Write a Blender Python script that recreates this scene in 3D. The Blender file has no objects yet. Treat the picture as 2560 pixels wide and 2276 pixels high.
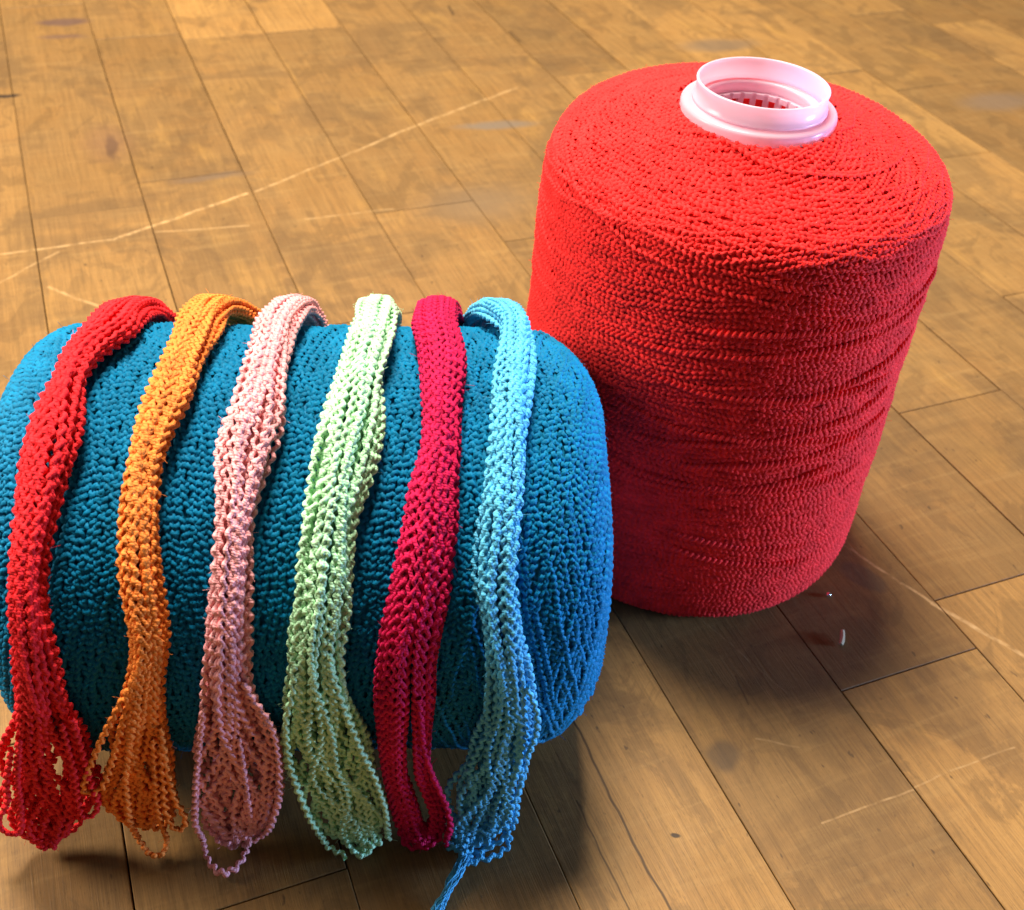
import bpy, math, random
import numpy as np
from mathutils import Matrix, Vector

random.seed(7)
rng = np.random.default_rng(7)
scene = bpy.context.scene
COL = scene.collection
S = 0.33            # metres per working unit (camera height)

# ------------------------------------------------------------------ camera
PITCH, ROLL, FOCAL = 0.7052, 0.0780, 2778.2 / 2560 * 36.0
fw = Vector((0, math.cos(PITCH), -math.sin(PITCH)))
rt = Vector((1, 0, 0)); up = rt.cross(fw)
r2 = rt * math.cos(ROLL) + up * math.sin(ROLL)
u2 = up * math.cos(ROLL) - rt * math.sin(ROLL)
cd = bpy.data.cameras.new('camera')
cam = bpy.data.objects.new('camera', cd); COL.objects.link(cam)
m = Matrix.Identity(4)
for i in range(3):
    m[i][0], m[i][1], m[i][2] = r2[i], u2[i], -fw[i]
m[2][3] = S
cam.matrix_world = m
cd.lens = FOCAL; cd.sensor_width = 36.0; cd.sensor_fit = 'HORIZONTAL'
cd.clip_start = 0.01; cd.clip_end = 50
cd.dof.use_dof = True; cd.dof.focus_distance = 0.335; cd.dof.aperture_fstop = 23.0
scene.camera = cam

# ------------------------------------------------------------------ light
world = bpy.data.worlds.new('World'); scene.world = world; world.use_nodes = True
bg = world.node_tree.nodes['Background']
bg.inputs[0].default_value = (1.0, 0.96, 0.92, 1); bg.inputs[1].default_value = 0.085

def area(name, loc, target, size, power, color):
    l = bpy.data.lights.new(name, 'AREA'); l.shape = 'DISK'; l.size = size
    l.energy = power; l.color = color
    o = bpy.data.objects.new(name, l); COL.objects.link(o)
    o.location = loc
    o.rotation_euler = (Vector(target) - Vector(loc)).to_track_quat('-Z', 'Y').to_euler()
    return o
area('ceiling_lamp', (-0.24, 0.98, 1.90), (0.0, 0.30, 0.0), 0.66, 92.0, (1.0, 0.92, 0.79))
area('side_lamp', (-1.05, 0.36, 0.74), (0.0, 0.30, 0.06), 0.45, 19.0, (1.0, 0.89, 0.74))
area('window_light', (1.20, 0.30, 0.15), (0.05, 0.3, 0.08), 0.28, 25.0, (0.34, 0.55, 1.0))
vs = scene.view_settings
vs.view_transform = 'Standard'; vs.look = 'None'; vs.exposure = 0.0; vs.gamma = 1.0
vs.use_curve_mapping = False

# ------------------------------------------------------------------ helpers
def mesh_np(name, V, Q, smooth=True):
    V = np.ascontiguousarray(V, dtype=np.float32) * S
    Q = np.ascontiguousarray(Q, dtype=np.int32)
    me = bpy.data.meshes.new(name)
    me.vertices.add(len(V)); me.vertices.foreach_set('co', V.ravel())
    me.loops.add(Q.size); me.loops.foreach_set('vertex_index', Q.ravel())
    me.polygons.add(len(Q))
    me.polygons.foreach_set('loop_start', np.arange(0, Q.size, Q.shape[1], dtype=np.int32))
    me.polygons.foreach_set('loop_total', np.full(len(Q), Q.shape[1], dtype=np.int32))
    me.polygons.foreach_set('use_smooth', np.full(len(Q), smooth, dtype=bool))
    me.update(calc_edges=True); me.validate()
    return me

def ply_attr(me, u, angs):
    """distance along the yarn and direction round it, for the twist of the plies"""
    at = me.attributes.new('ply', 'FLOAT_VECTOR', 'POINT')
    n, k = len(u), len(angs)
    A = np.stack([np.repeat(u, k), np.tile(np.cos(angs), n), np.tile(np.sin(angs), n)], -1).astype(np.float32)
    at.data.foreach_set('vector', A.ravel())

def link(name, me, mat, parent=None):
    o = bpy.data.objects.new(name, me); COL.objects.link(o)
    if mat is not None: me.materials.append(mat)
    if parent is not None: o.parent = parent
    return o

def empty(name, label, cat, loc, group=None):
    o = bpy.data.objects.new(name, None); COL.objects.link(o)
    o.empty_display_size = 0.02
    o['label'] = label; o['category'] = cat
    if group: o['group'] = group
    return o

def unit(a): return a / (np.linalg.norm(a, axis=-1, keepdims=True) + 1e-12)

def tube(P, N, rad, angs, closed_ring=True, closed_path=False):
    """sweep a ring of angles (measured from the surface normal) along P"""
    n = len(P)
    if closed_path: T = np.roll(P, -1, 0) - np.roll(P, 1, 0)
    else: T = np.gradient(P, axis=0)
    T = unit(T); B = unit(np.cross(T, N)); M = np.cross(B, T)
    ca, sa = np.cos(angs), np.sin(angs)
    rad = np.broadcast_to(np.asarray(rad, dtype=float), (n,))
    V = P[:, None, :] + rad[:, None, None] * (ca[None, :, None] * M[:, None, :] + sa[None, :, None] * B[:, None, :])
    k = len(angs)
    i = np.arange(n if closed_path else n - 1)[:, None]; j = np.arange(k if closed_ring else k - 1)[None, :]
    i2 = (i + 1) % n; j2 = (j + 1) % k
    Q = np.stack([i * k + j, i * k + j2, i2 * k + j2, i2 * k + j], -1).reshape(-1, 4)
    return V.reshape(-1, 3), Q

def lathe(prof, n=96, closed=False, capped=False):
    prof = np.array(prof, dtype=float)
    a = np.linspace(0, 2 * np.pi, n, endpoint=False)
    V = np.stack([prof[:, 0][:, None] * np.cos(a), prof[:, 0][:, None] * np.sin(a), np.repeat(prof[:, 1][:, None], n, 1)], -1)
    k = len(prof)
    i = np.arange(k if closed else k - 1)[:, None]; j = np.arange(n)[None, :]
    Q = np.stack([i * n + j, i * n + (j + 1) % n, ((i + 1) % k) * n + (j + 1) % n, ((i + 1) % k) * n + j], -1).reshape(-1, 4)
    return V.reshape(-1, 3), Q

def box(x0, x1, y0, y1, z0, z1):
    V = np.array([(x, y, z) for z in (z0, z1) for y in (y0, y1) for x in (x0, x1)], dtype=float)
    Q = np.array([(0, 2, 3, 1), (4, 5, 7, 6), (0, 1, 5, 4), (2, 6, 7, 3), (0, 4, 6, 2), (1, 3, 7, 5)])
    return V, Q

def smooth_noise(x, seed, octs=3):
    """cheap 1-D periodic-free noise from summed sines"""
    g = np.random.default_rng(seed); y = 0
    for k in range(octs):
        y = y + np.sin(x * (1.7 ** k) * g.uniform(.8, 1.3) + g.uniform(0, 6.28)) / (1.5 ** k)
    return y / 1.8

# ------------------------------------------------------------------ materials
def new_mat(name):
    mt = bpy.data.materials.new(name); mt.use_nodes = True
    nt = mt.node_tree; return mt, nt, nt.nodes['Principled BSDF']

def yarn_mat(name, col, spec=0.25, rough=0.62, var=0.22, sheen=0.06, ply=False):
    mt, nt, b = new_mat(name)
    tc = nt.nodes.new('ShaderNodeNewGeometry')
    n1 = nt.nodes.new('ShaderNodeTexNoise'); n1.inputs['Scale'].default_value = 160; n1.inputs['Detail'].default_value = 3
    n2 = nt.nodes.new('ShaderNodeTexNoise'); n2.inputs['Scale'].default_value = 2600; n2.inputs['Detail'].default_value = 2
    nt.links.new(tc.outputs['Position'], n1.inputs['Vector']); nt.links.new(tc.outputs['Position'], n2.inputs['Vector'])
    mr = nt.nodes.new('ShaderNodeMapRange'); mr.inputs[1].default_value = .3; mr.inputs[2].default_value = .7
    mr.inputs[3].default_value = 1 - var; mr.inputs[4].default_value = 1 + var * .5
    nt.links.new(n1.outputs['Fac'], mr.inputs[0])
    mx = nt.nodes.new('ShaderNodeVectorMath'); mx.operation = 'SCALE'
    mx.inputs[0].default_value = col[:3]; nt.links.new(mr.outputs[0], mx.inputs['Scale'])
    nt.links.new(mx.outputs[0], b.inputs['Base Color'])
    bp = nt.nodes.new('ShaderNodeBump'); bp.inputs['Strength'].default_value = .6; bp.inputs['Distance'].default_value = .0003
    hgt = n2.outputs['Fac']
    if ply:
        def mth(op, a, c=None):
            n = nt.nodes.new('ShaderNodeMath'); n.operation = op
            for k, v in enumerate((a, c)):
                if v is None: continue
                if isinstance(v, (int, float)): n.inputs[k].default_value = v
                else: nt.links.new(v, n.inputs[k])
            return n.outputs[0]
        an = nt.nodes.new('ShaderNodeAttribute'); an.attribute_name = 'ply'
        sx = nt.nodes.new('ShaderNodeSeparateXYZ'); nt.links.new(an.outputs['Vector'], sx.inputs[0])
        ku = mth('MULTIPLY', sx.outputs[0], 2 * math.pi / .0042)
        st = mth('ADD', mth('MULTIPLY', mth('SINE', ku), sx.outputs[1]), mth('MULTIPLY', mth('COSINE', ku), sx.outputs[2]))
        hgt = mth('ADD', mth('MULTIPLY', mth('ABSOLUTE', st), .9), hgt)
    nt.links.new(hgt, bp.inputs['Height']); nt.links.new(bp.outputs[0], b.inputs['Normal'])
    b.inputs['Roughness'].default_value = rough; b.inputs['Specular IOR Level'].default_value = spec
    b.inputs['Sheen Weight'].default_value = sheen; b.inputs['Sheen Roughness'].default_value = .5
    b.inputs['Sheen Tint'].default_value = (min(1, col[0] + .3), min(1, col[1] + .3), min(1, col[2] + .3), 1)
    return mt

M_RED = yarn_mat('red cone yarn', (0.96, 0.036, 0.034), spec=.08, rough=.75)
M_BLUE = yarn_mat('teal blue yarn', (0.0, 0.200, 0.395), spec=.14, rough=.6)
M_SK = {
    'red': yarn_mat('scarlet yarn', (0.88, 0.026, 0.034), spec=.10, rough=.75, ply=True),
    'orange': yarn_mat('orange yarn', (1.0, 0.275, 0.040), ply=True),
    'pink': yarn_mat('pink yarn', (0.97, 0.41, 0.42), spec=.4, rough=.52, ply=True),
    'green': yarn_mat('mint green yarn', (0.52, 0.88, 0.52), spec=.4, rough=.52, ply=True),
    'crimson': yarn_mat('crimson yarn', (0.62, 0.006, 0.075), spec=.15, rough=.7, ply=True),
    'sky': yarn_mat('sky blue yarn', (0.10, 0.52, 0.80), spec=.3, rough=.5, ply=True),
}

def plastic_mat():
    mt, nt, b = new_mat('frosted plastic')
    N, Lk = nt.nodes, nt.links
    b.inputs['Base Color'].default_value = (.92, .76, .87, 1)
    b.inputs['Roughness'].default_value = .22; b.inputs['IOR'].default_value = 1.45
    tr = N.new('ShaderNodeBsdfTranslucent'); tr.inputs[0].default_value = (1.0, .78, .89, 1)
    mx = N.new('ShaderNodeMixShader'); mx.inputs[0].default_value = .5
    Lk.new(b.outputs[0], mx.inputs[1]); Lk.new(tr.outputs[0], mx.inputs[2])
    tp = N.new('ShaderNodeBsdfTransparent'); m2 = N.new('ShaderNodeMixShader'); m2.inputs[0].default_value = .16
    Lk.new(mx.outputs[0], m2.inputs[1]); Lk.new(tp.outputs[0], m2.inputs[2])
    Lk.new(m2.outputs[0], N['Material Output'].inputs['Surface'])
    return mt
M_PLASTIC = plastic_mat()

def plain_mat(name, col, rough=.6, spec=.4, metal=0):
    mt, nt, b = new_mat(name)
    b.inputs['Base Color'].default_value = (*col, 1); b.inputs['Roughness'].default_value = rough
    b.inputs['Specular IOR Level'].default_value = spec; b.inputs['Metallic'].default_value = metal
    return mt

PTH = 0.4302; PW = 0.194; PO = -0.0806           # plank direction, width, offset
PN = np.array([math.cos(PTH), math.sin(PTH), 0]); PT = np.array([-math.sin(PTH), math.cos(PTH), 0])

def floor_mat():
    mt, nt, b = new_mat('worn varnished wood')
    N, Lk = nt.nodes, nt.links
    def math_(op, a, c=None, clamp=False):
        n = N.new('ShaderNodeMath'); n.operation = op; n.use_clamp = clamp
        for k, v in enumerate((a, c)):
            if v is None: continue
            if isinstance(v, (int, float)): n.inputs[k].default_value = v
            else: Lk.new(v, n.inputs[k])
        return n.outputs[0]
    def vmath(op, a, c=None, out=0):
        n = N.new('ShaderNodeVectorMath'); n.operation = op
        for k, v in enumerate((a, c)):
            if v is None: continue
            if isinstance(v, (tuple, list)): n.inputs[k].default_value = v
            else: Lk.new(v, n.inputs[k])
        return n.outputs[out]
    def noise(vec, scale, detail=4, rough=.55, dist=0):
        n = N.new('ShaderNodeTexNoise'); n.inputs['Scale'].default_value = scale
        n.inputs['Detail'].default_value = detail; n.inputs['Roughness'].default_value = rough
        n.inputs['Distortion'].default_value = dist
        Lk.new(vec, n.inputs['Vector']); return n.outputs['Fac']
    def rng_(v, a, c, d=0., e=1., smooth=False):
        n = N.new('ShaderNodeMapRange'); n.interpolation_type = 'SMOOTHSTEP' if smooth else 'LINEAR'
        Lk.new(v, n.inputs[0])
        for k, q in enumerate((a, c, d, e)): n.inputs[k + 1].default_value = q
        return n.outputs[0]
    def mix(f, a, c, mode='MIX'):
        n = N.new('ShaderNodeMix'); n.data_type = 'RGBA'; n.blend_type = mode
        if isinstance(f, (int, float)): n.inputs[0].default_value = f
        else: Lk.new(f, n.inputs[0])
        for k, v in ((6, a), (7, c)):
            if isinstance(v, tuple): n.inputs[k].default_value = (*v, 1)
            else: Lk.new(v, n.inputs[k])
        return n.outputs[2]
    geo = N.new('ShaderNodeNewGeometry'); pos = geo.outputs['Position']
    oi = N.new('ShaderNodeObjectInfo')
    rot = N.new('ShaderNodeMapping'); rot.inputs['Rotation'].default_value = (0, 0, -PTH); Lk.new(pos, rot.inputs['Vector'])
    offs = N.new('ShaderNodeCombineXYZ'); 
    Lk.new(math_('MULTIPLY', oi.outputs['Random'], 7.3), offs.inputs[0]); Lk.new(math_('MULTIPLY', oi.outputs['Random'], 31.0), offs.inputs[1])
    loc = vmath('ADD', rot.outputs[0], offs.outputs[0])            # per-plank wood space: x across, y along
    def scaled(v, s):
        n = N.new('ShaderNodeMapping'); n.inputs['Scale'].default_value = s; Lk.new(v, n.inputs['Vector']); return n.outputs[0]
    # base tone of each plank
    tone = N.new('ShaderNodeSeparateColor'); Lk.new(oi.outputs['Color'], tone.inputs[0])
    base = mix(tone.outputs[0], (0.150, 0.086, 0.038), (0.40, 0.212, 0.068))
    # figure: cloudy grain across and along
    cloud = noise(scaled(loc, (1, .7, 1)), 26, 5, .6, .4)
    base = mix(rng_(cloud, .38, .66, 0, .55), base, (0.31, 0.150, 0.045))
    worn = noise(scaled(pos, (1, 1, 1)), 11, 5, .62, .6)
    base = mix(rng_(worn, .50, .60, 0, .46, True), base, (0.13, 0.072, 0.031))
    wr2 = noise(scaled(loc, (1, .6, 1)), 34, 6, .65, 1.0)
    base = mix(rng_(wr2, .53, .58, 0, .38, True), base, (0.13, 0.070, 0.028))
    gold = noise(scaled(loc, (1.6, .55, 1)), 19, 4, .6, .3)
    base = mix(rng_(gold, .55, .72, 0, .6, True), base, (0.42, 0.222, 0.062))
    grain = noise(scaled(loc, (14, .45, 1)), 30, 4, .6, .2)
    base = mix(rng_(grain, .42, .66, 0, .42), base, (0.15, 0.080, 0.030))
    cross = noise(scaled(loc, (.8, 9, 1)), 22, 4, .6, .5)
    base = mix(rng_(cross, .52, .74, 0, .22), base, (0.46, 0.28, 0.11))
    grain2 = noise(scaled(loc, (46, 1.1, 1)), 42, 3, .65, .3)
    base = mix(rng_(grain2, .47, .66, 0, .40), base, (0.11, 0.060, 0.024))
    pores = noise(scaled(loc, (9, 1, 1)), 420, 2, .5)
    base = mix(rng_(pores, .62, .72, 0, .45), base, (0.07, 0.040, 0.018))
    fine = noise(loc, 900, 3, .6)
    base = mix(rng_(fine, .35, .68, 0, .10), base, (0.12, 0.07, 0.03))
    speck = noise(scaled(loc, (1, .5, 1)), 330, 2, .5)
    base = mix(rng_(speck, .70, .76, 0, .65), base, (0.06, 0.035, 0.018))
    tm = N.new('ShaderNodeVectorMath'); tm.operation = 'SCALE'; Lk.new(vmath('MULTIPLY', base, (.96, .95, .84)), tm.inputs[0]); Lk.new(rng_(tone.outputs[0], 0, 1, .74, 1.04), tm.inputs['Scale']); base = tm.outputs[0]
    # stains and darker patches with a shape of their own (world metres)
    wob = N.new('ShaderNodeTexNoise'); wob.inputs['Scale'].default_value = 45; Lk.new(pos, wob.inputs['Vector'])
    wv = vmath('SCALE', vmath('SUBTRACT', wob.outputs['Color'], (.5, .5, .5))); wv.node.inputs['Scale'].default_value = .011
    posw = vmath('ADD', pos, wv)
    FLOOR_MARKS = [  # x, y, half sizes, angle, colour, strength, softness
        (0.455, 0.990, .036, .020, -.75, (0.095, 0.068, 0.040), .48, .25),  # darker oval patch on the planks, right of the red cone's foot
        (0.253, 0.710, .022, .020, 0.2, (0.060, 0.042, 0.026), .6, .45),
        (-0.833, 2.015, .014, .062, .42, (0.045, 0.025, 0.014), .92, .5),
        (-0.845, 2.03, .055, .10, .42, (0.17, 0.085, 0.040), .55, .8),
        (-1.15, 2.64, .07, .026, .3, (0.10, 0.055, 0.045), .75, .5),
        (-1.12, 2.55, .06, .02, .3, (0.12, 0.065, 0.045), .7, .6),
        (-1.117, 2.208, .032, .012, .35, (0.03, 0.018, 0.012), .9, .4),
        (-0.09, 2.25, .10, .024, .30, (0.17, 0.125, 0.085), .85, .6),
        (-0.61, 1.918, .085, .018, .43, (0.14, 0.088, 0.050), .8, .7),
        (0.44, 2.83, .12, .05, .4, (0.16, 0.105, 0.060), .75, .6),
        (1.08, 2.60, .12, .06, .4, (0.17, 0.11, 0.065), .75, .6),
        (-0.10, 1.90, .14, .09, .4, (0.19, 0.12, 0.060), .6, .9),
        (0.195, 0.612, .0055, .0038, .1, (0.03, 0.02, 0.012), .9, .4),
    ]
    for x, y, a, c, an, colr, st, soft in FLOOR_MARKS:
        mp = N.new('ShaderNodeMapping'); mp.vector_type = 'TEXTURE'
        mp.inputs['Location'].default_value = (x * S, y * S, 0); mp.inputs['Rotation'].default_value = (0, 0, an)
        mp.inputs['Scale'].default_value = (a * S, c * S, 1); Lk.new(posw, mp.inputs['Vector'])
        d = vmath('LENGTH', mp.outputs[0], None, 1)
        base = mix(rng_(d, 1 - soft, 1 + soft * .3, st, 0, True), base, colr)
    # pale scratches in the varnish
    SCR = [((-0.879, 1.588), (-0.713, 1.665), .005, .65), ((-0.713, 1.665), (-0.53, 1.866), .0058, .85), ((-0.514, 1.878), (-0.389, 2.04), .005, .6),
           ((-0.389, 2.04), (-0.253, 2.22), .0055, .75), ((-0.253, 2.22), (-0.05, 2.466), .006, .6), ((-0.653, 1.701), (-0.499, 1.749), .004, .5),
           ((-0.766, 1.5), (-0.647, 1.45), .0045, .6), ((-0.846, 1.504), (-0.79, 1.61), .004, .5), ((0.40, 1.085), (0.534, 0.957), .0032, .8),
           ((0.534, 0.957), (0.64, 0.872), .0045, 1.0), ((0.345, 0.636), (0.449, 0.685), .0018, .55), ((0.45, 0.688), (0.574, 0.75), .0018, .4),
           ((-0.406, 1.787), (-0.257, 1.849), .004, .4), ((0.20, 0.95), (0.33, .80), .001, .3), ((0.29, 0.735), (0.335, 0.728), .0022, .4)]
    wv2 = vmath('SCALE', vmath('SUBTRACT', wob.outputs['Color'], (.5, .5, .5))); wv2.node.inputs['Scale'].default_value = .0035
    poss = vmath('ADD', pos, wv2)
    def segments(lst):
        tot = None
        for (ax, ay), (bx_, by_), w, st in lst:
            A = (ax * S, ay * S, 0); BA = ((bx_ - ax) * S, (by_ - ay) * S, 0); L2 = BA[0] ** 2 + BA[1] ** 2
            pa = vmath('MULTIPLY', vmath('SUBTRACT', poss, A), (1, 1, 0))
            h = math_('MULTIPLY', vmath('DOT_PRODUCT', pa, BA, 1), 1 / L2, True)
            sc = N.new('ShaderNodeVectorMath'); sc.operation = 'SCALE'; sc.inputs[0].default_value = BA; Lk.new(h, sc.inputs['Scale'])
            d = vmath('LENGTH', vmath('SUBTRACT', pa, sc.outputs[0]), None, 1)
            mk = rng_(d, w * S * .25, w * S, st, 0, True)
            tot = mk if tot is None else math_('MAXIMUM', tot, mk)
        return tot
    tot = segments(SCR)
    crack = segments([((0.088, 0.742), (0.137, 0.626), .0022, .75), ((0.137, 0.626), (0.187, 0.522), .0020, .8), ((0.093, 0.641), (0.146, 0.527), .0014, .6),
                      ((-0.256, 2.96), (-0.238, 2.90), .006, .7), ((-0.09, 2.81), (-0.06, 2.75), .006, .6), ((0.275, 0.817), (0.284, 0.779), .0016, .5)])
    base = mix(crack, base, (0.035, 0.019, 0.009))
    brk = rng_(noise(pos, 140, 3, .6), .36, .58, .08, .80)
    base = mix(math_('MULTIPLY', tot, brk), base, (0.56, 0.35, 0.15))
    Lk.new(base, b.inputs['Base Color'])
    ro = rng_(worn, .35, .7, .48, .66); Lk.new(ro, b.inputs['Roughness'])
    b.inputs['Specular IOR Level'].default_value = .2
    hgt = math_('ADD', math_('ADD', math_('MULTIPLY', grain, .6), math_('MULTIPLY', grain2, .8)), math_('MULTIPLY', noise(loc, 240, 4, .6), .8))
    bp = N.new('ShaderNodeBump'); bp.inputs['Strength'].default_value = .25; bp.inputs['Distance'].default_value = .0006
    Lk.new(hgt, bp.inputs['Height']); Lk.new(bp.outputs[0], b.inputs['Normal'])
    return mt
M_FLOOR = floor_mat()
M_UNDER = plain_mat('dark joint', (.018, .011, .006), .9, .1)

# ------------------------------------------------------------------ floor of planks
V, Q = box(-7, 7, -3, 9, -.12, -.02)
flo = link('floor', mesh_np('floor', V, Q, False), M_UNDER); flo['kind'] = 'structure'; flo['label'] = 'worn honey coloured wooden plank floor'

def plank(k, t0, t1, tone):
    g = random.uniform(.0004, .0012)
    x0, x1 = PO + k * PW + g, PO + (k + 1) * PW - g
    y0, y1 = t0 + g, t1 - g
    z = random.uniform(-.0012, 0.0)
    bv = .0008
    zs = [z + random.uniform(-.0008, 0) for _ in range(4)]
    lo = [(x0, y0), (x1, y0), (x1, y1), (x0, y1)]
    hi = [(x0 + bv, y0 + bv), (x1 - bv, y0 + bv), (x1 - bv, y1 - bv), (x0 + bv, y1 - bv)]
    pts = [(p, -.02) for p in lo] + [(p, zz - bv * .8) for p, zz in zip(lo, zs)] + [(p, zz) for p, zz in zip(hi, zs)]
    V = np.array([PN * p[0] + PT * p[1] + np.array([0, 0, zz]) for p, zz in pts])
    Q = []
    for a in (0, 4):
        for i in range(4): Q.append((a + i, a + (i + 1) % 4, a + 4 + (i + 1) % 4, a + 4 + i))
    Q.append((8, 9, 10, 11))
    o = link('plank', mesh_np('plank', V, np.array(Q), False), M_FLOOR, flo)
    o.color = (tone, random.random(), random.random(), 1)

JOINTS = {0: [.55, 1.92, 3.0], 1: [.33, 2.008, 2.75, 3.4], 2: [-.2, 1.45, 2.709], 3: [.05, 1.78, 2.708], 4: [.57, 1.62, 2.25, 3.0], 5: [.649, 1.9, 2.45, 2.9], 6: [.1, .98, 1.7, 2.3, 2.95], 7: [.75, 1.45, 2.2, 2.8], -1: [.8, 2.473]}
TONES = {(0, 1): .70, (0, 2): .5, (1, 1): .55, (1, 2): .42, (2, 1): .95, (2, 2): .62, (2, 3): 1.0, (3, 1): .62, (3, 2): .5, (3, 3): .95, (4, 0): .95, (4, 1): .45, (4, 2): .58,
         (5, 0): .85, (5, 1): .42, (5, 2): .6, (6, 1): .55, (6, 2): .62, (3, 0): .4}
for k in range(-6, 24):
    if k in JOINTS: js = list(JOINTS[k])
    else:
        js = [random.uniform(-.4, .4)]
        while js[-1] < 4.6: js.append(js[-1] + random.uniform(.45, 1.2))
    while js[-1] < 5.2: js.append(js[-1] + random.uniform(.9, 1.7))
    js = [min(js[0], 0.2) - random.uniform(.9, 1.5)] + js
    for i in range(len(js) - 1):
        plank(k, js[i], js[i + 1], TONES.get((k, i), random.uniform(.45, 1.0) if k > 6 else random.uniform(.3, .95)))

# ------------------------------------------------------------------ wound packages
RX, RY = 0.2235, 1.1077                                            # axis of the red package
RED_PROF = [(.150, .000), (.196, .001), (.209, .006), (.216, .016), (.219, .032), (.2195, .08), (.2175, .18), (.2150, .28), (.2130, .38), (.2120, .450),
            (.2100, .478), (.205, .496), (.194, .507), (.175, .515), (.150, .5230), (.120, .532), (.100, .5385), (.0825, .5465)]
def red_radius(z):
    pr = np.array(RED_PROF); return np.interp(z, pr[:, 1], pr[:, 0])

BX, BY, BPH, BL, BRAD = -0.1846, 0.789, 0.1108, 0.5365, 0.2052      # blue package lying on its side
AX = np.array([math.cos(BPH), math.sin(BPH), 0]); SD = np.array([-math.sin(BPH), math.cos(BPH), 0]); UP = np.array([0, 0, 1.0])
B0 = np.array([BX, BY, 0])
def blue_profile():
    p = []
    ra, rb, ro, rl = .2038, .2062, .0728, .050
    h = BL / 2
    p += [(.075, -h + .004), (.11, -h + .001), (ra - rl, -h)]
    for u in np.linspace(0, math.pi / 2, 9)[1:]: p.append((ra - rl + rl * math.sin(u), -h + rl * (1 - math.cos(u))))
    for u in np.linspace(math.pi / 2, 0, 10): p.append((rb - ro + ro * math.sin(u), h - ro * (1 - math.cos(u))))
    p += [(.11, h - .001), (.075, h - .004)]
    return p

def wind(prof, seed, adv, spacing, period, lat, radial, rad, lump, offr=.0010):
    """one continuous cross-wound crinkled yarn over a surface of revolution -> points, normals in local axes"""
    pr = np.array(prof); d = np.r_[0, np.cumsum(np.hypot(*np.diff(pr, axis=0).T))]
    M = d[-1]
    mm = np.linspace(0, M, 400)
    r_ = np.interp(mm, d, pr[:, 0]); z_ = np.interp(mm, d, pr[:, 1])
    for _ in range(3):
        r_[1:-1] = (r_[:-2] + 2 * r_[1:-1] + r_[2:]) / 4; z_[1:-1] = (z_[:-2] + 2 * z_[1:-1] + z_[2:]) / 4
    tr, tz = np.gradient(r_, mm), np.gradient(z_, mm); q = np.hypot(tr, tz); tr /= q; tz /= q
    g = np.random.default_rng(seed)
    npass = int(round(adv / spacing))
    P, Nn, side = [], [], 1
    A0 = 0.0; outs = []
    for layer in range(2):
        sgn = 1 if layer == 0 else -1
        for ps in range(npass):
            # angle as a function of m, adaptive: constant arc-length sampling
            turns = M / adv
            tt = np.linspace(0, 1, 4000)
            mcur = M * tt
            ang = sgn * (2 * np.pi * turns * tt + 2 * np.pi * ps / npass) + .03 * smooth_noise(tt * 14, seed * 100 + ps + 50 * layer) 
            rr = np.interp(mcur, mm, r_)
            ds = np.hypot(np.gradient(mcur), rr * np.gradient(ang)); sl = np.cumsum(ds); sl -= sl[0]
            n = int(sl[-1] / period * 4.7)
            s = np.linspace(0, sl[-1], n)
            t2 = np.interp(s, sl, tt); m2 = M * t2; a2 = np.interp(t2, tt, ang)
            walk = np.cumsum(g.normal(0, .16, n)); walk -= np.linspace(0, walk[-1], n)
            phase = 2 * np.pi * s / (period * g.uniform(.9, 1.12)) + walk + g.uniform(0, 6.28)
            amp = lat * (1 + .35 * smooth_noise(s * 23, seed + 5 + ps))
            m3 = np.clip(m2 + amp * np.sin(phase) + .0018 * smooth_noise(s * 60, seed + 11 + ps * 7 + layer), 0, M)
            r3 = np.interp(m3, mm, r_); z3 = np.interp(m3, mm, z_); t_r = np.interp(m3, mm, tr); t_z = np.interp(m3, mm, tz)
            nr, nz = t_z, -t_r
            off = g.uniform(-offr, offr) + radial * np.cos(phase + .6) + .0011 * smooth_noise(s * 4.1, seed + ps + 31 * layer)
            off = off + lump * np.sin(3 * a2 + 17 * m3) * np.sin(23 * m3 + a2 * 2 + 1)
            ca, sa = np.cos(a2), np.sin(a2)
            R3 = r3 + off * nr; Z3 = z3 + off * nz
            outs.append((np.stack([R3 * ca, R3 * sa, Z3], -1), np.stack([nr * ca, nr * sa, nz], -1)))
    return outs

HALF = np.radians([-98, 0, 98])
def winding_mesh(outs, xf, rad, post=None):
    Vs, Qs, o = [], [], 0
    for P, Nn in outs:
        Pw, Nw = xf(P, Nn)
        if post is not None: Pw = post(Pw)
        V, Q = tube(Pw, Nw, rad * (1 + .12 * np.sin(np.arange(len(Pw)) * .37)), HALF, closed_ring=False)
        Vs.append(V); Qs.append(Q + o); o += len(V)
    return np.concatenate(Vs), np.concatenate(Qs)

def clear_red(P, gap=.004):
    d = P[..., :2] - np.array([RX, RY]); r = np.linalg.norm(d, axis=-1)
    rr = red_radius(np.clip(P[..., 2], 0, .53)) + gap
    k = np.where((r < rr) & (P[..., 2] < .52), rr / np.maximum(r, 1e-6), 1.0)
    P = P.copy(); P[..., :2] = np.array([RX, RY]) + d * k[..., None]
    P[..., 2] = np.maximum(P[..., 2], .0035)
    return P

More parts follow.
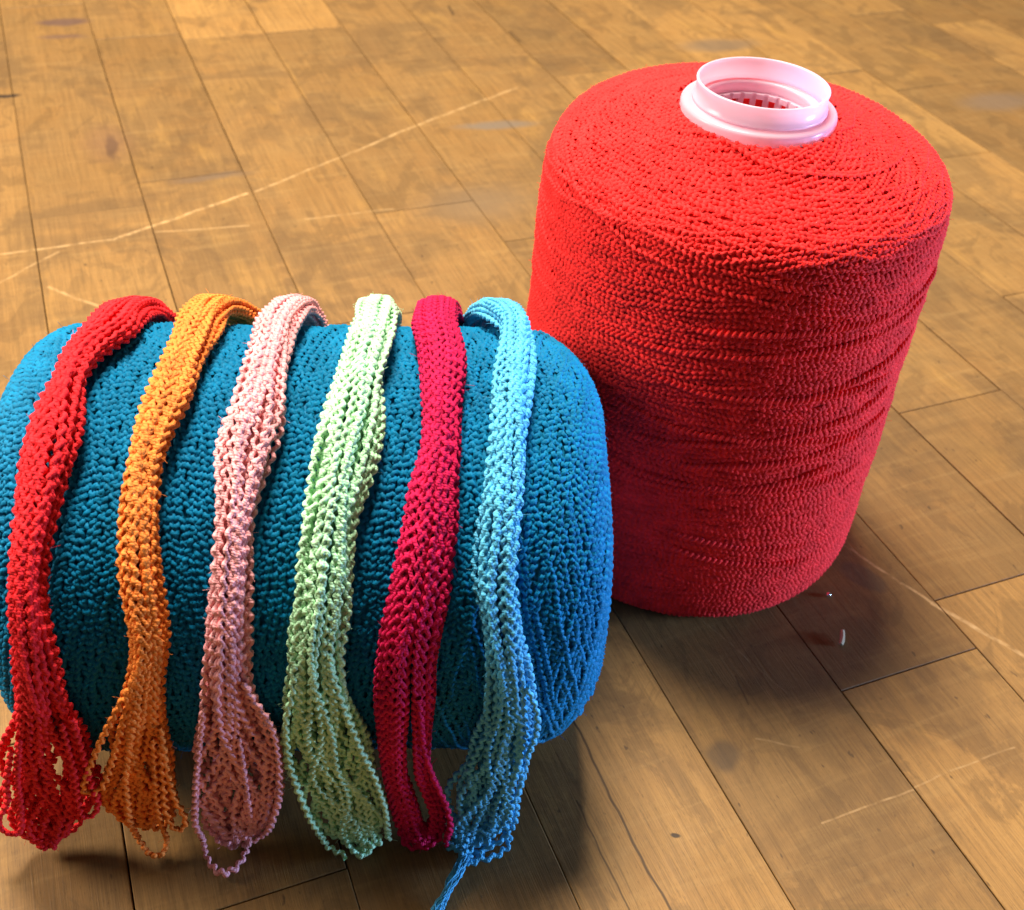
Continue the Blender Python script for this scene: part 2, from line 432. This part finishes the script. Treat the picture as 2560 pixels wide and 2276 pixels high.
def fuzz_hairs(P, count, length, g, rad=.00018):
    """short flyaway fibres starting on the given points"""
    idx = g.integers(0, len(P), count)
    d = unit(g.normal(0, 1, (count, 3))); b = unit(g.normal(0, 1, (count, 3))); L = (length * g.uniform(.4, 1.3, count))[:, None, None]
    t = np.linspace(0, 1, 4)[None, :, None]
    H = P[idx][:, None, :] + L * t * d[:, None, :] + L * .8 * t ** 2 * b[:, None, :]
    H[..., 2] = np.maximum(H[..., 2], .0006)
    e1 = unit(np.cross(d, b)); e2 = unit(np.cross(d, e1))
    V = np.stack([H + rad * (math.cos(a) * e1 + math.sin(a) * e2)[:, None, :] for a in (0, 2.094, 4.189)], 2)   # hair, step, side
    k = np.arange(count)[:, None, None] * 12; st = np.arange(3)[None, :, None] * 3; sd = np.arange(3)[None, None, :]; s2 = (sd + 1) % 3
    Q = np.stack([k + st + sd, k + st + s2, k + st + 3 + s2, k + st + 3 + sd], -1).reshape(-1, 4)
    return V.reshape(-1, 3), Q

# ---- red package standing on its base
red = empty('yarn_cone', 'big red yarn cone standing upright with white plastic tube', 'yarn cone', None)
red.location = (RX * S, RY * S, 0)
def red_tilt(P):
    """the wound top is a little higher at the back"""
    k = np.clip((P[:, 2] - .25) / .22, 0, 1); k = k * k * (3 - 2 * k)
    P = P.copy(); P[:, 2] += .050 * P[:, 1] * k
    return P
xf_red = lambda P, N: (red_tilt(P), N)
outs = wind(RED_PROF, 3, .24, .0064, .0066, .0012, .0011, .0020, .0013, .0013)
V, Q = winding_mesh(outs, xf_red, .0021)
V[:, 2] = np.maximum(V[:, 2], .0002)
o = link('yarn_winding', mesh_np('yarn_winding', V, Q), M_RED, red); o['kind'] = 'stuff'
FV, FQ = fuzz_hairs(V, 5000, .0050, rng); o = link('fuzz', mesh_np('fuzz', FV, FQ), M_RED, red); o['kind'] = 'stuff'
body = [(max(r - .0009, .0), max(z - (.0006 if r < .19 and z > .3 else 0), .001)) for r, z in RED_PROF]
body = [(.0585, .002)] + body + [(.0585, .530)]
V, Q = lathe(body, 128, closed=True)
link('yarn_core', mesh_np('yarn_core', red_tilt(V), Q), M_RED, red)
# a few loose wraps standing proud of the winding
loose = [(.372, 3.95, 1.9, .020), (.345, 4.2, 1.4, -.012), (.300, 4.05, 1.7, -.022), (.262, 4.15, 1.5, .030), (.225, 4.0, 1.6, -.010),
         (.205, 4.2, 1.15, .024), (.150, 4.5, .8, -.045), (.128, 4.5, .9, -.050), (.410, 4.4, 1.6, .010), (.325, 4.6, 1.2, .03), (.243, 4.4, 1.2, .018)]
for z0, a0, da, slope in loose:
    n = int(da *   .22 / .0066 * 8)
    a = np.linspace(a0, a0 + da, n); s = (a - a0) * .217
    ph = 2 * np.pi * s / .0066 + random.random() * 6
    z = z0 + slope * (a - a0) +   .0016 * np.sin(ph) + .002 * smooth_noise(s * 20, int(z0 * 1000))
    ends = np.clip(np.minimum(a - a0, a0 + da - a) / .15, 0, 1)
    r = red_radius(z) + .0008 + .0022 * ends + .0012 * np.cos(ph + .6)
    P = np.stack([r * np.cos(a), r * np.sin(a), z], -1); Nn = np.stack([np.cos(a), np.sin(a), 0 * a], -1)
    V, Q = tube(P, Nn, .0020, np.radians(np.arange(6) * 60))
    link('loose_wrap', mesh_np('loose_wrap', V, Q), M_RED, red)
# plastic tube: flange, rim, slotted bore
tube_o = bpy.data.objects.new('plastic_tube', None); COL.objects.link(tube_o); tube_o.parent = red; tube_o.empty_display_size = .01
def arcp(cx_, cz_, r, a0, a1, n=5): return [(cx_ + r * math.cos(a), cz_ + r * math.sin(a)) for a in np.radians(np.linspace(a0, a1, n))]
fl = [(.0665, .520), (.0830, .520), (.0815, .534), (.0805, .541)] + arcp(.0755, .5485, .0045, 0, 80) + [(.0700, .5535), (.0600, .5535), (.0600, .5500), (.0640, .5480), (.0665, .544)]
V, Q = lathe(fl, 112, closed=True); link('flange', mesh_np('flange', V, Q), M_PLASTIC, tube_o)
rim = [(.0635, .5537), (.0690, .5537), (.0688, .5565), (.0668, .5578), (.0666, .570)] + arcp(.0659, .5735, .0016, 0, 180, 6) + [(.0640, .566), (.0632, .560)]
V, Q = lathe(rim, 112, closed=True); link('rim', mesh_np('rim', V, Q), M_PLASTIC, tube_o)
bore = [(.0560, .5425), (.0598, .5425), (.0598, .5532), (.0572, .5532), (.0560, .551)]
V, Q = lathe(bore, 96, closed=True); link('bore_collar', mesh_np('bore_collar', V, Q), M_PLASTIC, tube_o)
NB = 25
bar_me = None
for i in range(NB):
    a = 2 * math.pi * i / NB
    if bar_me is None:
        V, Q = box(.0525, .0583, -.0030, .0030, .30, .5422); bar_me = mesh_np('bar', V, Q, False); bar_me.materials.append(M_PLASTIC)
        V, Q = box(.0505, .0580, -.0042, .0040, .5365, .5420); lip_me = mesh_np('slot_lip', V, Q, False); lip_me.materials.append(M_PLASTIC)
    o = bpy.data.objects.new('bar', bar_me); COL.objects.link(o); o.parent = tube_o; o.rotation_euler = (0, 0, a)
    o = bpy.data.objects.new('slot_lip', lip_me); COL.objects.link(o); o.parent = tube_o; o.rotation_euler = (0, 0, a + math.pi / NB)
V, Q = lathe([(.0592, .42), (.0592, .5418), (.0625, .5418), (.0625, .42)], 64, closed=True); link('bore_lining', mesh_np('bore_lining', V, Q), M_RED, tube_o)
V, Q = lathe([(.0, .004), (.0578, .004), (.0578, .29), (.0545, .29), (.0545, .010), (.0, .010)], 64); link('lower_bore', mesh_np('lower_bore', V, Q), M_PLASTIC, tube_o)

# ---- blue package lying on its side, pressed against the red one
blue = empty('yarn_cone', 'teal blue yarn cone lying on its side under the six skeins', 'yarn cone', None)
BC = B0 + UP * BRAD
blue.location = tuple(BC * np.array([S, S, 0]))
def xf_blue(P, N):
    f = lambda A: A[:, 2:3] * AX + A[:, 0:1] * SD + A[:, 1:2] * UP
    return f(P) + BC, f(N)
def post_blue(P): return clear_red(P, .006)
outs = wind(blue_profile(), 21, .30, .0068, .0070, .0013, .0011, .0026, .0018, .0014)
V, Q = winding_mesh(outs, xf_blue, .0022, post_blue)
V[:, 2] = np.maximum(V[:, 2], .0003); V = V - BC * np.array([1, 1, 0])
o = link('yarn_winding', mesh_np('yarn_winding', V, Q), M_BLUE, blue); o['kind'] = 'stuff'
FV, FQ = fuzz_hairs(V, 5000, .0050, rng); o = link('fuzz', mesh_np('fuzz', FV, FQ), M_BLUE, blue); o['kind'] = 'stuff'
body = [(r - .0034, z) for r, z in blue_profile()]
body = [(.06, body[0][1] + .002)] + body + [(.06, body[-1][1] - .002)]
V, Q = lathe(body, 128, closed=True)
V, _ = xf_blue(V, V); V = post_blue(V); V = V - BC * np.array([1, 1, 0])
link('yarn_core', mesh_np('yarn_core', V, Q), M_BLUE, blue)
h = BL / 2 - .002
V, Q = lathe([(.0545, -h), (.0595, -h), (.0595, h), (.0545, h)], 64, closed=True)
V, _ = xf_blue(V, V); V = V - BC * np.array([1, 1, 0])
link('plastic_tube', mesh_np('plastic_tube', V, Q), M_PLASTIC, blue)

# ------------------------------------------------------------------ skeins draped over the blue package
DR = .2085; BEND = .028
V1 = DR * math.pi / 2; V2 = V1 + (DR - BEND); V3 = V2 + BEND * math.pi / 2
def drape(s, v, off):
    """point and normal on the draped sheet: over the package, straight down in front (or behind), out along the floor"""
    s, v, off = np.broadcast_arrays(*[np.asarray(q, dtype=float) for q in (s, v, off)])
    av = np.abs(v); sg = np.where(v < 0, -1.0, 1.0)
    t = np.clip(av, 0, V1) / DR
    hx, hz = DR * np.sin(t), DR + DR * np.cos(t); nx, nz = np.sin(t), np.cos(t)
    k = av > V1; hx = np.where(k, DR, hx); hz = np.where(k, DR - (av - V1), hz); nx = np.where(k, 1., nx); nz = np.where(k, 0., nz)
    k = av > V2; t = np.clip(av - V2, 0, BEND * math.pi / 2) / BEND
    hx = np.where(k, DR + BEND * (1 - np.cos(t)), hx); hz = np.where(k, BEND * (1 - np.sin(t)), hz)
    nx = np.where(k, np.cos(t), nx); nz = np.where(k, np.sin(t), nz)
    k = av > V3; hx = np.where(k, DR + BEND + av - V3, hx); hz = np.where(k, 0., hz); nx = np.where(k, 0., nx); nz = np.where(k, 1., nz)
    dirx = -SD
    P = B0 + s[..., None] * AX + (sg * (hx + off * nx))[..., None] * dirx + (hz + off * nz)[..., None] * UP
    N = (sg * nx)[..., None] * dirx + nz[..., None] * UP
    return P, N

# measured rows: (left edge along the package, right edge, distance over the drape)
ROWS = {
'red': [(-.1991,-.1478,-.0335),(-.2112,-.1734,.0064),(-.2093,-.1793,.0392),(-.2184,-.1765,.0634),(-.2196,-.1736,.0881),(-.222,-.1788,.1168),(-.2223,-.1856,.1435),(-.2227,-.1916,.1696),(-.2261,-.1956,.2094),(-.2281,-.1928,.2393),(-.2308,-.191,.2709),(-.2376,-.1877,.3089),(-.2537,-.1839,.3586),(-.2651,-.1872,.4129),(-.2727,-.1958,.4561),(-.2729,-.2192,.5054),(-.2571,-.2356,.5456)],
'orange': [(-.1226,-.0802,-.036),(-.1266,-.0885,.018),(-.1308,-.0901,.0557),(-.1359,-.1011,.0875),(-.1404,-.1085,.1165),(-.1425,-.1068,.1434),(-.1424,-.1061,.1696),(-.1406,-.1043,.2029),(-.1373,-.1031,.2252),(-.1365,-.1027,.2555),(-.1449,-.1106,.2904),(-.1581,-.1145,.3341),(-.1742,-.1154,.3876),(-.1844,-.1194,.4442),(-.1861,-.1269,.4836),(-.1756,-.1385,.5139)],
'pink': [(-.055,-.0106,-.0384),(-.0526,-.0102,-.007),(-.055,-.0136,.0369),(-.0622,-.0126,.0714),(-.0697,-.0194,.102),(-.0688,-.0265,.1298),(-.069,-.0329,.1565),(-.0722,-.0338,.1966),(-.077,-.0352,.2256),(-.0795,-.0344,.2561),(-.0817,-.0371,.2914),(-.0856,-.0303,.336),(-.0963,-.0202,.3901),(-.1059,-.0262,.4473),(-.1091,-.0457,.5138),(-.0977,-.0649,.5449)],
'green': [(.0325,.0775,-.0416),(.0283,.0781,-.009),(.0231,.0691,.0357),(.0162,.069,.0707),(.0115,.0651,.1015),(.006,.0586,.1296),(-.0006,.0505,.1565),(-.0051,.0479,.1834),(-.0052,.0463,.2105),(-.0091,.0466,.2261),(-.013,.0405,.2568),(-.014,.0425,.2925),(-.0155,.0488,.3378),(-.0158,.0553,.3925),(-.0097,.0624,.4506),(.0046,.0721,.5188),(.0205,.0724,.5482),(.035,.0591,.5631)],
'crimson': [(.0861,.1349,-.0437),(.0905,.1406,-.0105),(.0929,.142,.014),(.0943,.1392,.0347),(.0962,.1346,.07),(.0956,.1342,.1011),(.0843,.1319,.1294),(.0805,.134,.1564),(.0734,.13,.1836),(.069,.1282,.2116),(.0616,.1212,.2417),(.0579,.1155,.2745),(.0559,.1162,.3145),(.0577,.1122,.3668),(.0615,.1107,.4231),(.069,.1278,.4849),(.0751,.1311,.5400),(.0821,.1226,.5660)],
'sky': [(.1697,.2025,-.0465),(.1614,.1991,.0128),(.1555,.1946,.0524),(.1562,.1892,.0853),(.1511,.1861,.1152),(.1451,.1844,.1429),(.1422,.1826,.1698),(.1388,.1817,.204),(.1433,.184,.227),(.1486,.1881,.2583),(.1528,.1966,.2949),(.1517,.2049,.3417),(.1475,.1998,.383),(.1356,.1987,.4405),(.1278,.1966,.4874),(.1141,.1937,.5395),(.1069,.1839,.5601),(.1201,.158,.5728)],
}
# behind the crest: centre at -32 deg and -60 deg, extra lift of the fold there
BACK = {'red': (-.174, -.170, .004, .019), 'orange': (-.099, -.080, .008, .022), 'pink': (-.024, -.019, .010, .019), 'green': (.057, .054, .012, .022),
        'crimson': (.114, .128, .012, .023), 'sky': (.172, .156, .010, .020)}
STRAY = {
 'red': [[(-.2456,.3602),(-.2624,.4126),(-.266,.4403),(-.2803,.4645),(-.2843,.4855),(-.2759,.4963),(-.2662,.4932),(-.2583,.4529),(-.2513,.4052),(-.2362,.346)],
         [(-.1878,.3193),(-.1882,.3766),(-.1894,.419),(-.1877,.4392),(-.1938,.4637),(-.2078,.4716),(-.2061,.4385),(-.2009,.3991),(-.1973,.3257)]],
 'orange': [[(-.1252,.2637),(-.1379,.2921),(-.1554,.32),(-.1751,.3622),(-.1902,.3994),(-.2004,.4266),(-.1918,.4325),(-.1799,.4193),(-.1671,.3848),(-.1483,.3269),(-.1282,.2728)],
            [(-.139,.3203),(-.1593,.4082),(-.1666,.4733),(-.1673,.5189),(-.1549,.5514),(-.1426,.5538),(-.1392,.5343),(-.1395,.4743),(-.1366,.441),(-.1268,.3489)],
            [(-.1185,.3347),(-.1224,.4094),(-.1215,.4416),(-.1158,.4668),(-.1167,.4882),(-.1261,.4965),(-.1303,.4833),(-.1313,.4578),(-.1225,.3636)]],
 'pink': [[(-.0799,.3094),(-.0984,.4102),(-.1088,.4842),(-.1025,.5544),(-.0861,.5733),(-.0708,.5678),(-.0641,.5477),(-.0613,.5117),(-.0567,.4606),(-.0552,.3508)],
          [(-.0447,.2834),(-.04,.3017),(-.031,.3163),(-.0248,.3443),(-.0239,.3892),(-.0281,.445),(-.0382,.4871),(-.0509,.5267),(-.0693,.5392)]],
 'green': [[(-.0029,.2651),(-.0068,.2995),(-.0139,.3231),(-.0152,.3592),(-.0148,.3972),(-.0094,.4374),(-.0027,.4798),(.0107,.5445),(.0303,.5579)],
           [(.0255,.2654),(.0326,.3001),(.0399,.3315),(.0474,.3684),(.0596,.4154),(.0679,.4653),(.0699,.5347)]],
 'sky': [[(.1886,.2918),(.2002,.321),(.2015,.3501),(.1952,.388)]],
 'crimson': [[(.0977,.3012),(.1024,.37),(.1119,.4171),(.1242,.4589),(.1298,.4939),(.125,.5474)]],
}
LABEL = {
 'red': ('scarlet skein of crinkled yarn draped over the teal cone beside the orange skein', ),
 'orange': ('orange skein of crinkled yarn draped over the teal cone, loose loops at its end', ),
 'pink': ('pink skein of crinkled yarn draped over the teal cone between orange and green', ),
 'green': ('pale mint green skein of crinkled yarn draped over the teal cone', ),
 'crimson': ('dark crimson skein of crinkled yarn draped between the green and light blue skeins', ),
 'sky': ('light blue skein of crinkled yarn with a frayed end on the floor', ),
}

RING = np.radians(np.arange(4) * 90.0 + 45)
YR = .00240; PER = .0098; AMP = .0015

PATHS = []
def crinkle_strand(name, sva, mat, parent, base, seed, closed=False, yr=YR, per=PER, amp=AMP):
    """sva: rows of (s, v, lift) -> crinkled yarn tube"""
    sva = np.array(sva, dtype=float)
    d = np.r_[0, np.cumsum(np.sqrt((np.diff(sva[:, :2], axis=0) ** 2).sum(1)) + 1e-9)]
    # smooth resample
    u = np.linspace(0, d[-1], max(24, int(d[-1] / .004)))
    W = np.stack([np.interp(u, d, sva[:, k]) for k in range(3)], -1)
    for _ in range(5):
        W[1:-1] = (W[:-2] + 2 * W[1:-1] + W[2:]) / 4
    n = int(d[-1] / per * 8)
    x = np.linspace(0, d[-1], n)
    s, v, l = [np.interp(x, u, W[:, k]) for k in range(3)]
    P, N = drape(s, v, l)
    T = unit(np.gradient(P, axis=0)); B = unit(np.cross(T, N)); M = np.cross(B, T)
    g = np.random.default_rng(seed)
    per = per * g.uniform(.88, 1.14)
    walk = np.cumsum(g.normal(0, .13, n)); walk -= np.linspace(0, walk[-1], n)
    stretch = 1 - .16 * np.clip((v - .26) / .12, 0, 1)
    ph = 2 * np.pi * np.cumsum(stretch) * (x[1] - x[0]) / per + walk + g.uniform(0, 6.28)
    psi = .7 * smooth_noise(x * 11, seed + 9) + g.uniform(-.4, .4)
    a = amp * (1 + .35 * smooth_noise(x * 40, seed + 1))
    hand = 1 if g.random() < .8 else -1
    e1 = np.cos(psi)[:, None] * B + np.sin(psi)[:, None] * M; e2 = np.cos(psi)[:, None] * M - np.sin(psi)[:, None] * B
    P = P + (a * np.cos(ph))[:, None] * e1 + (hand * .32 * a * np.sin(ph))[:, None] * e2
    P = clear_red(P, .006)
    P[:, 2] = np.maximum(P[:, 2], yr * 1.05 + .0005)
    r = yr * (1 + .13 * np.sin(2 * ph + 1) + .10 * smooth_noise(x * 60, seed + 2))
    V, Q = tube(P, M, r, RING)
    PATHS.append(P[::6])
    me = mesh_np(name, V - base, Q); ply_attr(me, x, RING)
    return link(name, me, mat, parent)


for idx, key in enumerate(('red', 'orange', 'pink', 'green', 'crimson', 'sky')):
    rows = np.array(ROWS[key]); s32, s60, extra, hwb = BACK[key]
    mat = M_SK[key]; PATHS.clear()
    root = empty('yarn_skein', LABEL[key][0], 'yarn skein', None, 'skeins draped over the teal cone')
    cen0 = (rows[-1, 0] + rows[-1, 1]) / 2
    base = B0 + cen0 * AX - SD * (DR + .02); base[2] = 0
    root.location = tuple(base * S)
    # full tables of left / right edges against v, back included
    vb = [-.47, -.38, -.30, -.215, -.115]
    cb = [s60 + .3 * (s60 - s32), s60 + .3 * (s60 - s32), s60 + .2 * (s60 - s32), s60, s32]
    wb = [hwb * 1.3, hwb * 1.2, hwb * 1.1, hwb, hwb]
    tv = np.r_[vb, rows[:, 2]]
    tc = np.r_[cb, rows[:, :2].mean(1)]; tw = np.r_[wb, (rows[:, 1] - rows[:, 0]) / 2]
    # inset half a yarn so that the crinkles end at the measured edge
    tw = np.maximum(tw - .0036, .003)
    vmax = rows[-1, 2]
    # thickness of the bundle along its length: lift centre and half thickness
    lv = [-.47, -.30, -.20, -.11, -.04, .06, .20, .30, .38, .46, .52, .62]
    lc = [.012, .013, .012 + extra * .5, .010 + extra * .6, .0115 + extra * .4, .014, .0135, .013, .012, .011, .010, .008]
    lh = [.008, .009, .009, .0090, .0090, .0085, .0080, .0080, .0075, .0065, .0050, .0035]
    g = np.random.default_rng(100 + idx)
    # cross-section slots: layered ellipse
    slots = []
    for layer, (b, cnt) in enumerate(((-.8, 10), (0., 12), (.85, 12))):
        lim = .97 if layer < 2 else .86
        for q in range(cnt): slots.append((-lim + 2 * lim * (q + g.uniform(.25, .75)) / cnt, b + g.uniform(-.15, .15)))
    slots.sort(key=lambda q: q[0])
    half = len(slots) // 2
    left = slots[:half]; right = slots[half:]
    g.shuffle(left); right = sorted(right, key=lambda q: q[0] + g.normal(0, .5)); left = sorted(left, key=lambda q: -q[0] + g.normal(0, .5))
    pairs = list(zip(left, right))
    def at(a, b, v, jit, gapk):
        c = np.interp(v, tv, tc); w = np.interp(v, tv, tw)
        rnd = 1 - .55 * abs(a) ** 3
        lift = np.interp(v, lv, lc) + b * np.interp(v, lv, lh) * rnd - .003 * abs(a) ** 2
        aa = a + jit
        if key == 'crimson':
            gp = np.interp(v, [.24, .36, .44, .50, .54], [0, .22, .36, .30, 0])
            aa = np.where(a > .15, .15 + gp + (a - .15) * (1 - gp / .85), .15 - gp * .4 + (a - .15) * (1 - gp * .35))
            lift = np.where(a > .15, lift - gp * .015, lift)
        return c + aa * w, lift
    for li, ((a1, b1), (a2, b2)) in enumerate(pairs):
        ve = vmax - abs(g.normal(0, .026)) - .004 * (li % 3); vbk = -.37 - g.uniform(0, .04)
        dl = g.uniform(.016, .028); dl2 = .02
        f1, f2 = g.uniform(0, 6.28, 2)
        pts = []
        def jit(v, f): return (.16 * math.sin(v * 22 + f) + .09 * math.sin(v * 47 + 2 * f)) * (1 + 1.1 * min(1, max(0, (v - .33) / .1)))
        for v in np.linspace(vbk + dl2, ve - dl, 64):
            s, l = at(a1, b1, v, jit(v, f1), 0); pts.append((float(s), v, float(l)))
        for fi in np.linspace(0, math.pi, 12)[1:-1]:
            k = (1 - math.cos(fi)) / 2; v = ve - dl + dl * math.sin(fi)
            s, l = at(a1 + (a2 - a1) * k, b1 + (b2 - b1) * k, v, (1 - k) * jit(v, f1) + k * jit(v, f2), 0); pts.append((float(s), v, float(l)))
        for v in np.linspace(ve - dl, vbk + dl2, 64):
            s, l = at(a2, b2, v, jit(v, f2), 0); pts.append((float(s), v, float(l)))
        for fi in np.linspace(0, math.pi, 9)[1:]:
            k = (1 - math.cos(fi)) / 2; v = vbk + dl2 - dl2 * math.sin(fi)
            s, l = at(a2 + (a1 - a2) * k, b2 + (b1 - b2) * k, v, (1 - k) * jit(v, f2) + k * jit(v, f1), 0); pts.append((float(s), v, float(l)))
        crinkle_strand('yarn_loop', pts, mat, root, base, 1000 * idx + li)
    for si, pl in enumerate(STRAY.get(key, ())):
        pts = [(s, v, .020 if v < .5 else .012) for s, v in pl]
        crinkle_strand('stray_loop', pts, mat, root, base, 5000 + 100 * idx + si)
    V, Q = fuzz_hairs(np.concatenate(PATHS), 1500, .0052, g)
    fz = link('fuzz', mesh_np('fuzz', V - base, Q), mat, root); fz['kind'] = 'stuff'
    if key == 'sky':
        # frayed, untwisted tail lying on the floor
        tail = np.array([(-.0163, .5601, .013), (-.0216, .5437, .011), (-.0299, .5259, .008), (-.0352, .5132, .006), (-.040, .4959, .005)])
        Vs, Qs, o0 = [], [], 0
        for fi in range(110):
            n = 22; t = np.linspace(0, g.uniform(.75, 1.0), n)
            C = np.stack([np.interp(t, np.linspace(0, 1, len(tail)), tail[:, k]) for k in range(3)], -1)
            spread = np.interp(t, [0, .3, .5, .62, 1], [.0050, .0062, .0034, .0040, .0095])
            an, rad_ = g.uniform(0, 6.28), math.sqrt(g.uniform(0, 1))
            tw_ = an + t * g.uniform(1, 4)
            off = np.stack([np.cos(tw_), .35 * np.cos(tw_), np.sin(tw_) * .7], -1) * (spread * rad_)[:, None]
            P = C + off + .0018 * np.stack([smooth_noise(t * 15, fi), smooth_noise(t * 15, fi + 300), smooth_noise(t * 12, fi + 600)], -1)
            P[:, 2] = np.maximum(P[:, 2], .001)
            V, Q = tube(P, np.tile(UP, (n, 1)), .00050, np.radians([0, 120, 240])); Vs.append(V); Qs.append(Q + o0); o0 += len(V)
        fo = link('frayed_end', mesh_np('frayed_end', np.concatenate(Vs) - base, np.concatenate(Qs)), mat, root); fo['kind'] = 'stuff'
        fo['label'] = 'fluffy untwisted yarn end'

# ------------------------------------------------------------------ crumbs on the floor
t = np.linspace(-1, 1, 7)
P = np.stack([.0098 * t, .0012 * t ** 2, .0034 + .0018 * t], -1)
Vb, Qb = tube(P, np.tile(UP, (7, 1)), .0030 * np.sqrt(np.clip(1.02 - .35 * t ** 4, 0, 1)), np.radians(np.arange(7) * 360 / 7))
ends = np.array([[0, 1, 2, 3], [0, 3, 4, 5], [0, 5, 6, 6], [42, 45, 44, 43], [42, 47, 46, 45], [42, 48, 47, 47]])
Vb[:, 2] = np.maximum(Vb[:, 2], .0)
ch = link('wood_splinter', mesh_np('wood_splinter', Vb, np.concatenate([Qb, ends[[0, 1, 3, 4]]]), False), plain_mat('pale splinter', (.52, .41, .25), .9, .1))
ch.location = (.408 * S, .884 * S, .0005 * S); ch.rotation_euler = (0, 0, 1.35)
ch['label'] = 'tiny pale splinter lying on the floor in front of the red cone'; ch['category'] = 'splinter'
V, Q = lathe([(.0001, .0), (.0030, .0), (.0036, .0012), (.0028, .0028), (.0012, .0036), (.0001, .0037)], 16)
sp = link('glass_bead', mesh_np('glass_bead', V, Q), plain_mat('shiny bead', (.9, .85, 1.0), .04, .9, 1.0))
sp.location = (.404 * S, .955 * S, .0002 * S)
sp['label'] = 'tiny shiny bead glinting on the floor at the foot of the red cone'; sp['category'] = 'bead'
